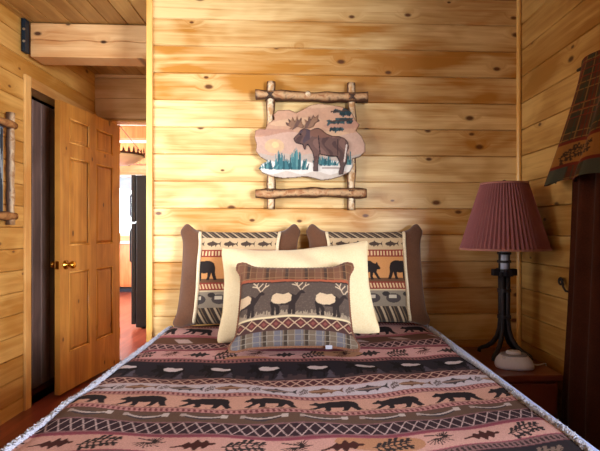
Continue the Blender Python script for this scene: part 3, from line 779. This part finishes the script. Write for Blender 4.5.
def paint_slab(x, y):
    C = np.zeros(x.shape+(3,)); C[:] = lin('c39a80')
    wv = np.sin(x*.02+np.sin(y*.05)*1.5)+np.sin(y*.13+x*.015)
    put(C, wv > .8, 'b58a76'); put(C, wv < -.9, 'cfab8c')
    put(C, (y > 200+8*np.sin(x*.03)) & (y < 262), 'c4a392')
    put(C, ((x-105)/30)**2+((y-236)/22)**2 < 1, 'cfae8a'); put(C, ((x-108)/11)**2+((y-232)/10)**2 < 1, 'e0c492')
    put(C, y > 262+3*np.sin(x*.08), 'b6a79c')
    put(C, (y > 284+4*np.sin(x*.06)) & (y < 345), 'ddd8d2'); put(C, (y > 300) & (y < 306) & (np.sin(x*.05) > 0), 'a89a94')
    put(C, (y > 318+5*np.sin(x*.07+1)), 'c9bdb2')
    for cx, cy, n_, h_ in ((120, 305, 26, 62), (172, 305, 26, 70), (270, 292, 20, 30), (340, 290, 10, 42), (85, 303, 14, 28), (250, 288, 10, 26)):
        for k in range(n_):
            a = hashn(k, cx)*2-1; hh = h_*(1-.7*abs(a))*(.6+.4*hashn(k, cy))
            xx = cx+a*32*(h_/62 if h_ > 40 else .9)
            put(C, seg(x, y, (xx, cy), (xx+a*6, cy-hh), 3.6, .8), ('3f6f78', '2f545e', '5a8a8e')[k % 3])
    for cx, cy, w_ in ((312, 126, 24), (306, 160, 34), (322, 152, 24), (300, 182, 22), (330, 122, 12), (316, 134, 20)):
        for k in range(14):
            a = hashn(k, cx); put(C, seg(x, y, (cx+(a*2-1)*w_, cy), (cx+(a*2-1)*w_*1.2, cy+(hashn(k, 9.)-.4)*18), 5.5, 2.5), ('3c545a', '2c3c42')[k % 2])
    put(C, seg(x, y, (276, 158), (345, 152), 2), '4a3a34'); put(C, seg(x, y, (280, 128), (345, 122), 2), '4a3a34')
    return C
def carved(name, outline, y_back, y_front, paint, mat, step, relief=None, parent=mp):
    xs_ = [p[0] for p in outline]; ys_ = [p[1] for p in outline]
    gx = np.arange(min(xs_)-step, max(xs_)+2*step, step); gy = np.arange(min(ys_)-step, max(ys_)+2*step, step)
    GX, GY = np.meshgrid(gx, gy); m = poly(GX, GY, outline)
    q = m[:-1,:-1] & m[:-1,1:] & m[1:,1:] & m[1:,:-1]
    # distance from the rim rounds the edge
    d = np.full(GX.shape, 1e9)
    for i in range(len(outline)):
        (ax, ay), (bx, by) = outline[i], outline[(i+1) % len(outline)]
        t = np.clip(((GX-ax)*(bx-ax)+(GY-ay)*(by-ay))/((bx-ax)**2+(by-ay)**2+1e-9), 0, 1)
        d = np.minimum(d, np.hypot(GX-ax-t*(bx-ax), GY-ay-t*(by-ay)))
    rr = np.clip(d/6., 0, 1)
    yf = y_back+(y_front-y_back)*np.sqrt(np.clip(1-(1-rr)**2, 0, 1))
    if relief is not None: yf = yf-relief(GX, GY)*rr
    C = paint(GX, GY)
    put(C, d < 2.2, '6d4b38') if name == 'carved_slab' else None
    ids = -np.ones(GX.shape, int); used = np.zeros(GX.shape, bool)
    for sl in ((slice(0,-1), slice(0,-1)), (slice(0,-1), slice(1,None)), (slice(1,None), slice(1,None)), (slice(1,None), slice(0,-1))): used[sl] |= q
    n_ = used.sum(); ids[used] = np.arange(n_)
    vx = (GX[used]-218)*K; vz = (228-GY[used])*K
    V1 = np.stack([vx, yf[used], vz], -1); V2 = np.stack([vx, np.full(n_, y_back), vz], -1)
    ii, jj = np.where(q); fs = []
    edges = {}
    for i, j in zip(ii, jj):
        f = (ids[i, j], ids[i, j+1], ids[i+1, j+1], ids[i+1, j]); fs.append(tuple(int(k) for k in f[::-1])); fs.append(tuple(int(k+n_) for k in f))
        for a, b_ in zip(f, f[1:]+f[:1]):
            e = (int(a), int(b_))
            if (e[1], e[0]) in edges: del edges[(e[1], e[0])]
            else: edges[e] = 1
    for a, b_ in edges: fs.append((a, b_, b_+n_, a+n_))
    me = bpy.data.meshes.new(name); me.from_pydata(np.concatenate([V1, V2]).tolist(), [], fs); me.validate()
    at = me.color_attributes.new('Pattern', 'FLOAT_COLOR', 'POINT')
    cc = np.concatenate([C[used], np.ones((n_, 1))], 1); at.data.foreach_set('color', np.concatenate([cc, cc]).reshape(-1).astype(np.float32))
    bm = bmesh.new(); bm.from_mesh(me); bmesh.ops.recalc_face_normals(bm, faces=bm.faces); bm.to_mesh(me); bm.free()
    return link(name, me, mat, parent, True)
carved('carved_slab', SLAB, -.050, -.066, paint_slab, carve_mat, 1.8, lambda x, y: .0016*np.sin(x*.09+np.sin(y*.07)*2))
def paint_moose(x, y):
    C = np.zeros(x.shape+(3,)); C[:] = lin('69504b')
    w = np.sin(x*.16+np.sin(y*.09)*2)+np.sin(y*.05-x*.07)
    put(C, w > .9, '7d6058'); put(C, w < -.9, '54403e')
    put(C, ((x-250)/40)**2+((y-196)/14)**2 < 1, '7a584c')
    for pl in (MO_BODY,):
        for i in range(len(pl)): put(C, seg(x, y, pl[i], pl[(i+1) % len(pl)], 2.2), '2b2a33')
    put(C, (x < 215) & (y < 236) & (w > .2), '53454c')
    put(C, seg(x, y, (328, 232), (318, 300), 2.4), 'cdbfb8'); put(C, seg(x, y, (240, 205), (246, 262), 1.6), '33272a')
    put(C, seg(x, y, (300, 215), (300, 262), 1.6), '3a2c2d'); put(C, seg(x, y, (244, 264), (300, 268), 2), '2c2328')
    put(C, seg(x, y, (184, 200), (186, 201), 2.2), '1a1416')
    put(C, (y > 285) & (x > 220), '5a4a48')
    return C
ms = carved('carved_moose', MO_BODY, -.0655, -.078, paint_moose, carve_mat, 1.3)
def paint_ant(x, y):
    C = np.zeros(x.shape+(3,)); C[:] = lin('8d6c58'); put(C, np.sin(x*.2+y*.1) > .3, '6d544c'); return C
for ol in (ANT_L, ANT_R): carved('antler', ol, -.0655, -.074, paint_ant, carve_mat, 1.2, parent=ms)

# rustic picture on the left wall (only its near... right end is in view)
lp = thing('log_framed_picture', 'rustic log framed grey blue picture at the far left on the left wall', 'picture', (XL+.006, -.085, 1.485))
def lpipe(name, a, b2, r, mat, seed):
    a, b2 = Vector(a), Vector(b2); pts = [a+(b2-a)*t/14 for t in range(15)]
    MB().tube(pts, [r*(1+.12*math.sin(k*1.9+seed)) for k in range(15)], 12).build(name, mat, lp, smooth=True)
lpipe('right_post', (.034, 0.288, -.325), (.034, .288, .33), .022, log_side, 1)
lpipe('left_post', (.034, -.275, -.325), (.034, -.275, .33), .022, log_side, 2)
lpipe('top_rail', (.042, -.31, .258), (.042, .315, .258), .024, log_side_rail, 3)
lpipe('bottom_rail', (.042, -.31, -.275), (.042, .315, -.275), .025, log_side_rail, 4)
gy, gz = np.meshgrid(np.linspace(-.25, .25, 80), np.linspace(-.26, .24, 80))
C = np.zeros(gy.shape+(3,)); C[:] = lin('7c8794'); put(C, gz < -.1+.03*np.sin(gy*30), '626b76')
for k in range(7): put(C, seg(gy, gz, (-.22+k*.075, -.25), (-.215+k*.075, .22), .010+.004*(k % 3)), '343c48'); 
put(C, np.sin(gy*60+gz*12) > .8, '9aa4ae')
ppic = np.stack([np.full(gy.shape, .016), gy, gz], -1)
link('picture_panel', grid_mesh('picture_panel', ppic, C), carve_mat, lp)
MB().box(0, .014, -.25, .25, -.26, .24).build('backing', log_side, lp)

# ------------------------------------------------------------------ nightstand, lamp, sound machine
ns = thing('nightstand', 'dark reddish wood nightstand in the corner beside the bed under the lamp', 'nightstand', (.965, -.325, 0))
NX, NY = .205, .265
MB().box(-NX, NX, -NY, NY, .452, .480).build('top', stand_wood, ns, bevel=.005)
MB().box(-NX+.015, NX-.015, -NY+.02, NY-.01, .12, .452).build('body', stand_wood, ns, bevel=.003)
for z0, z1 in ((.30, .44), (.135, .285)):
    d = MB().box(-NX+.03, NX-.03, -NY+.004, -NY+.020, z0, z1).build('drawer', stand_wood, ns, bevel=.004)
    MB().lathe([(.0, -.028), (.012, -.026), (.014, -.018), (.006, -.010), (.006, 0)], (0, -NY+.004, (z0+z1)/2), 16, 'Y').build('knob', brass, d, smooth=True)
for sx in (-1, 1):
    for sy in (-1, 1):
        MB().box(sx*(NX-.035)-.018, sx*(NX-.035)+.018, sy*(NY-.04)-.018, sy*(NY-.04)+.018, 0, .12).build('leg', stand_wood, ns, bevel=.003)

lm = thing('table_lamp', 'wrought iron table lamp with a pleated dusty mauve shade on the nightstand', 'lamp', (1.035, -.275, .481))
sh = MB(); NP = 124
pr = [(.113, .885), (.213, .553)]
k0 = 0
for (r, h) in pr:
    for j in range(NP):
        rr = r*(1+(.04 if j % 2 else 0)); th = 2*math.pi*j/NP; sh.v.append((rr*math.cos(th), rr*math.sin(th), h))
for j in range(NP): sh.f.append((j, (j+1) % NP, NP+(j+1) % NP, NP+j))
so = sh.build('lamp_shade', shade_mat, lm); sm = so.modifiers.new('thick', 'SOLIDIFY'); sm.thickness = .002
rimt = fabric('mauve_binding', 'b58078', 'a06c66', 200.)
for r, h in pr:
    MB().lathe([(r*1.042+.001, h-.005), (r*1.046+.001, h), (r*1.042+.001, h+.005), (r*.99, h+.005), (r*.99, h-.005), (r*1.042+.001, h-.005)], (0, 0, 0), 66).build('shade_binding', rimt, so, smooth=True)
b = MB()
for th in (0, 2.094, 4.189): b.tube([(0, 0, .878), (.112*math.cos(th), .112*math.sin(th), .881)], .0025, 6)
b.build('shade_spider', iron, lm)
MB().lathe([(.0, .906), (.008, .903), (.010, .895), (.005, .888), (.004, .878), (0.004, .60)], (0, 0, 0), 14).build('harp_rod', iron, lm, smooth=True)
MB().lathe([(0, .60), (.014, .595), (.014, .545), (.0265, .540), (.0275, .435), (0, .435)], (0, 0, 0), 24).build('candle_sleeve', candle_mat, lm, smooth=True)
b = MB()
for h in (.53, .488, .443): b.lathe([(.028, h-.006), (.0345, h-.006), (.0345, h+.006), (.028, h+.006), (.028, h-.006)], (0, 0, 0), 20)
for k in range(4):
    th = R(246.5+45+90*k); b.tube([(.033*math.cos(th), .033*math.sin(th), .425), (.033*math.cos(th), .033*math.sin(th), .535)], .0045, 6)
b.build('iron_cage', iron, lm)
b = MB(); b.box(-.034, .034, -.034, .034, .413, .436)
for sx, sy in ((1, 0), (-1, 0), (0, 1), (0, -1)):
    b.box(*sorted((sx*.03, sx*.062+(.018 if not sx else 0))), *sorted((sy*.03-(.018 if not sy else 0), sy*.062+(.018 if not sy else 0))), .416, .450) if sx else b.box(-.018, .018, *sorted((sy*.03, sy*.062)), .416, .450)
b.build('collar', iron, lm, bevel=.003)
for k in range(4):
    th = R(45+90*k); a, c = math.cos(th), math.sin(th)
    pts, rad = [], []
    prof = [(.019, .414), (.0185, .30), (.018, .20), (.022, .14), (.034, .10), (.058, .062), (.085, .040), (.108, .030), (.121, .022), (.125, .006)] if True else []
    prof = [(r*(1.0 if h > .15 else 1.08), h) for r, h in prof]
    tw = .35*0
    lg = MB().tube([(a*r, c*r, h) for r, h in prof], [.0135]*5+[.0125, .0115, .011, .0105, .0105], 8)
    lg.build('leg', iron, lm, smooth=True)
for h in (.205, .34): MB().lathe([(.026, h-.008), (.034, h-.008), (.034, h+.008), (.026, h+.008), (.026, h-.008)], (0, 0, 0), 24).build('band', iron, lm)

wm = thing('sound_machine', 'rounded white bedside sound machine in front of the lamp on the nightstand', 'sound machine', (1.005, -.455, .481), (0, 0, R(-12)))
def oval(prof, sx, sy, dx=0., n=40):
    b = MB()
    for (r, h, o_) in prof:
        for j in range(n):
            th = 2*math.pi*j/n; c, s_ = math.cos(th), math.sin(th)
            e = lambda q: math.copysign(abs(q)**.78, q)
            b.v.append((dx+e(c)*r*sx, o_+e(s_)*r*sy, h))
    for i in range(len(prof)-1):
        for j in range(n): b.f.append((i*n+j, i*n+(j+1) % n, (i+1)*n+(j+1) % n, (i+1)*n+j))
    b.f.append(tuple(range(n))[::-1]); b.f.append(tuple((len(prof)-1)*n+j for j in range(n)))
    return b
oval([(.97, 0, 0), (1, .006, 0), (.99, .018, 0), (.90, .036, .004), (.74, .052, .008), (.60, .058, .010)], .088, .070).build('body', white_plastic, wm, smooth=True)
oval([(1, .0535, .008), (.98, .0600, .008), (.90, .0615, .008)], .060, .046).build('control_ring', grey_plastic, wm, smooth=True)
oval([(1, .060, .010), (.99, .069, .010), (.85, .073, .010)], .034, .028).build('dial', white_plastic, wm, smooth=True)
sb_ = MB().lathe([(0, .0), (.011, .0), (.010, .006), (0, .008)], (-.052, -.030, .046), 14).build('button', white_plastic, wm, smooth=True)
cd = MB().tube([(1.098, -.45, .492), (1.115, -.452, .487), (1.14, -.44, .4855), (1.165, -.425, .4855), (1.180, -.415, .483), (1.186, -.41, .46), (1.19, -.405, .40), (1.19, -.40, .25)], .0035, 8).build('power_cord', white_plastic, None, True)
tag(cd, 'thin white cord running from the sound machine off the nightstand edge', 'cord')
lc = MB().tube([(1.10, -.165, .4845), (1.13, -.13, .4845), (1.16, -.14, .4845), (1.176, -.17, .483), (1.185, -.21, .475), (1.19, -.24, .46), (1.19, -.255, .40), (1.19, -.26, .2)], .003, 8).build('lamp_cord', iron, None, True)
tag(lc, 'thin dark cord trailing from the lamp base along the wall corner', 'cord')

# ------------------------------------------------------------------ valance, curtain, holdback on the right wall
nu, nv = 420, 150
t, h = np.meshgrid(np.linspace(0, 1, nu), np.linspace(0, 1, nv))      # t along the wall, h down
yy = (-.655+.215*h**1.2)*(1-t)+(-2.10)*t
s = t*26
amp = .008+.030*h
px = 1.178-.045*h**1.1*1.0 + amp*np.sin(s*2.0+.6*np.sin(s*.7)) 
ret = np.exp(-(t/.022)**2)
px = px+ret*(1.225-px)*.9
pz = 1.845-.505*h+.012*np.sin(s*2.+1)*h + .012*np.exp(-((t-.02)/.02)**2)*(1-h) - .02*np.exp(-(t/.03)**2)*(1-h)
C = np.zeros(t.shape+(3,))
def plaid_v(r, sc=1.):
    put(C, r, '4a3724'); q = np.modf(t*17*sc)[0]; w = np.modf(h*9)[0]
    put(C, r & (q < .38), '5a2f1c'); put(C, r & (w < .38), '3c3826'); put(C, r & (q < .38) & (w < .38), '65301b')
    put(C, r & (np.modf(t*34+.2)[0] < .09), '8a6432'); put(C, r & (np.modf(h*18+.3)[0] < .07), '8a6432'); put(C, r & (np.modf(t*39)[0] < .07), '37402f'); put(C, r & (np.modf(h*19)[0] < .07), '7c2f22')
plaid_v(h < .66)
r = (h >= .66) & (h < .88); put(C, r, '95642e'); put(C, r & ((h < .685) | (h > .858)), '6d2a1c')
for k in range(12): sprig(C, t*1.9, -h*.505, .06+k*.165, -.775*.505, .055, .040, '43301f', 2, r)
plaid_v(h >= .88, 1.)
put(C, (h >= .88) & (np.modf(t*13)[0] < .5), '4a4a3c')
vl = thing('valance', 'plaid valance with a leaf band hanging on the curtain rod at the upper right', 'valance', (1.2, -1.35, 1.34))
P = np.stack([px, yy, pz], -1)-np.array((1.2, -1.35, 1.34))
vo = link('valance_cloth', grid_mesh('valance_cloth', P, C), valance_mat, vl); sm = vo.modifiers.new('thick', 'SOLIDIFY'); sm.thickness = .003
nu, nv = 360, 100
t, z = np.meshgrid(np.linspace(0, 1, nu), np.linspace(.03, 1.80, nv))
y0 = -.625+.04*np.clip((1.35-z)/.5, 0, 1)+.05*np.clip((.85-z)/.5, 0, 1)-.09*np.clip((z-1.36)/.40, 0, 1)
yy = y0*(1-t)+(-1.40)*t
px = 1.188+.016*np.sin(t*42+.4*np.sin(z*2))*(.6+.4*np.clip((1.8-z), 0, 1))
ct = thing('curtain', 'long dark rust brown curtain hanging below the valance at the right edge', 'curtain', (1.2, -.85, .03))
co = link('curtain_cloth', grid_mesh('curtain_cloth', np.stack([px, yy, z], -1)-np.array((1.2, -.85, .03))), curtain_mat, ct); sm = co.modifiers.new('thick', 'SOLIDIFY'); sm.thickness = .003
rd = thing('curtain_rod', 'dark iron curtain rod hidden under the valance on the right wall', 'curtain rod', (1.2, -1.35, 1.825))
MB().tube([(0, .70, 0), (0, -.72, 0)], .007, 10).build('rod', iron, rd, smooth=True)
for yv in (.69, -.71): MB().tube([(0, yv, 0), (.047, yv, 0)], .006, 8).build('bracket', iron, rd, smooth=True)
hb = thing('curtain_holdback', 'scrolled dark iron curtain holdback on the right wall beside the curtain', 'holdback', (XR-.001, -.47, .885))
pts = []
for k in range(36):
    th = k/35*R(480); rr = .019-.0003*k; pts.append((-.020, .006-rr*math.cos(th), rr*math.sin(th)))
MB().tube(pts, .0048, 8).build('scroll', iron, hb, smooth=True)
MB().tube([(-.020, -.013, -.002), (-.024, -.024, -.022), (-.018, -.034, -.040), (-.001, -.036, -.044)], .0052, 8).build('stem', iron, hb, smooth=True)

# ------------------------------------------------------------------ light
def area(name, loc, rot, sx, sy, power, c):
    l = bpy.data.lights.new(name, 'AREA'); l.shape = 'RECTANGLE'; l.size = sx; l.size_y = sy; l.energy = power; l.color = c
    o = bpy.data.objects.new(name, l); o.location = loc; o.rotation_euler = rot; col.objects.link(o); return o
# daylight in the windows; near and kitchen lamps shine through added ones
area('daylight_left_window', (XL-.22, -1.25, 1.36), (0, R(-90), R(58)), 1.05, 1.1, 30, (.93, .96, 1)).data.spread = R(100)
area('daylight_right_window', (XR+.16, -1.37, 1.32), (0, R(90), 0), .95, 1.1, 10, (.60, .74, 1))
area('added_near_window_light', (XR+.80, -3.52, 1.40), (0, R(90), R(-36)), 1.1, 1.45, 560, (.96, .97, 1))  # lamp outside the added window, whose edge shades the right side
area('added_kitchen_light', (KL-.15, 3.5, 1.55), (0, R(-90), 0), 1.3, 2.2, 560, (.92, .96, 1))  # lamp added behind the unseen left window to brighten the kitchen
w = bpy.data.worlds.new('sky'); scn.world = w; w.use_nodes = True
bg = w.node_tree.nodes['Background']; bg.inputs[0].default_value = (.80, .90, 1, 1); bg.inputs[1].default_value = 1.2

# ------------------------------------------------------------------ camera
cam = bpy.data.cameras.new('camera'); co = bpy.data.objects.new('camera', cam); col.objects.link(co)
cam.sensor_width = 36; cam.sensor_fit = 'HORIZONTAL'; cam.lens = 475/600*36
cam.shift_x = -26/600; cam.shift_y = 4.5/600
cam.clip_start = .02; cam.clip_end = 100
co.location = (0, -2.66, 1.13); co.rotation_euler = (R(90), 0, R(-2.9))
scn.camera = co
vs = scn.view_settings; scn.display_settings.display_device = 'sRGB'
vs.view_transform = 'Standard'; vs.look = 'None'; vs.gamma = 1; vs.exposure = -.1; vs.use_curve_mapping = False
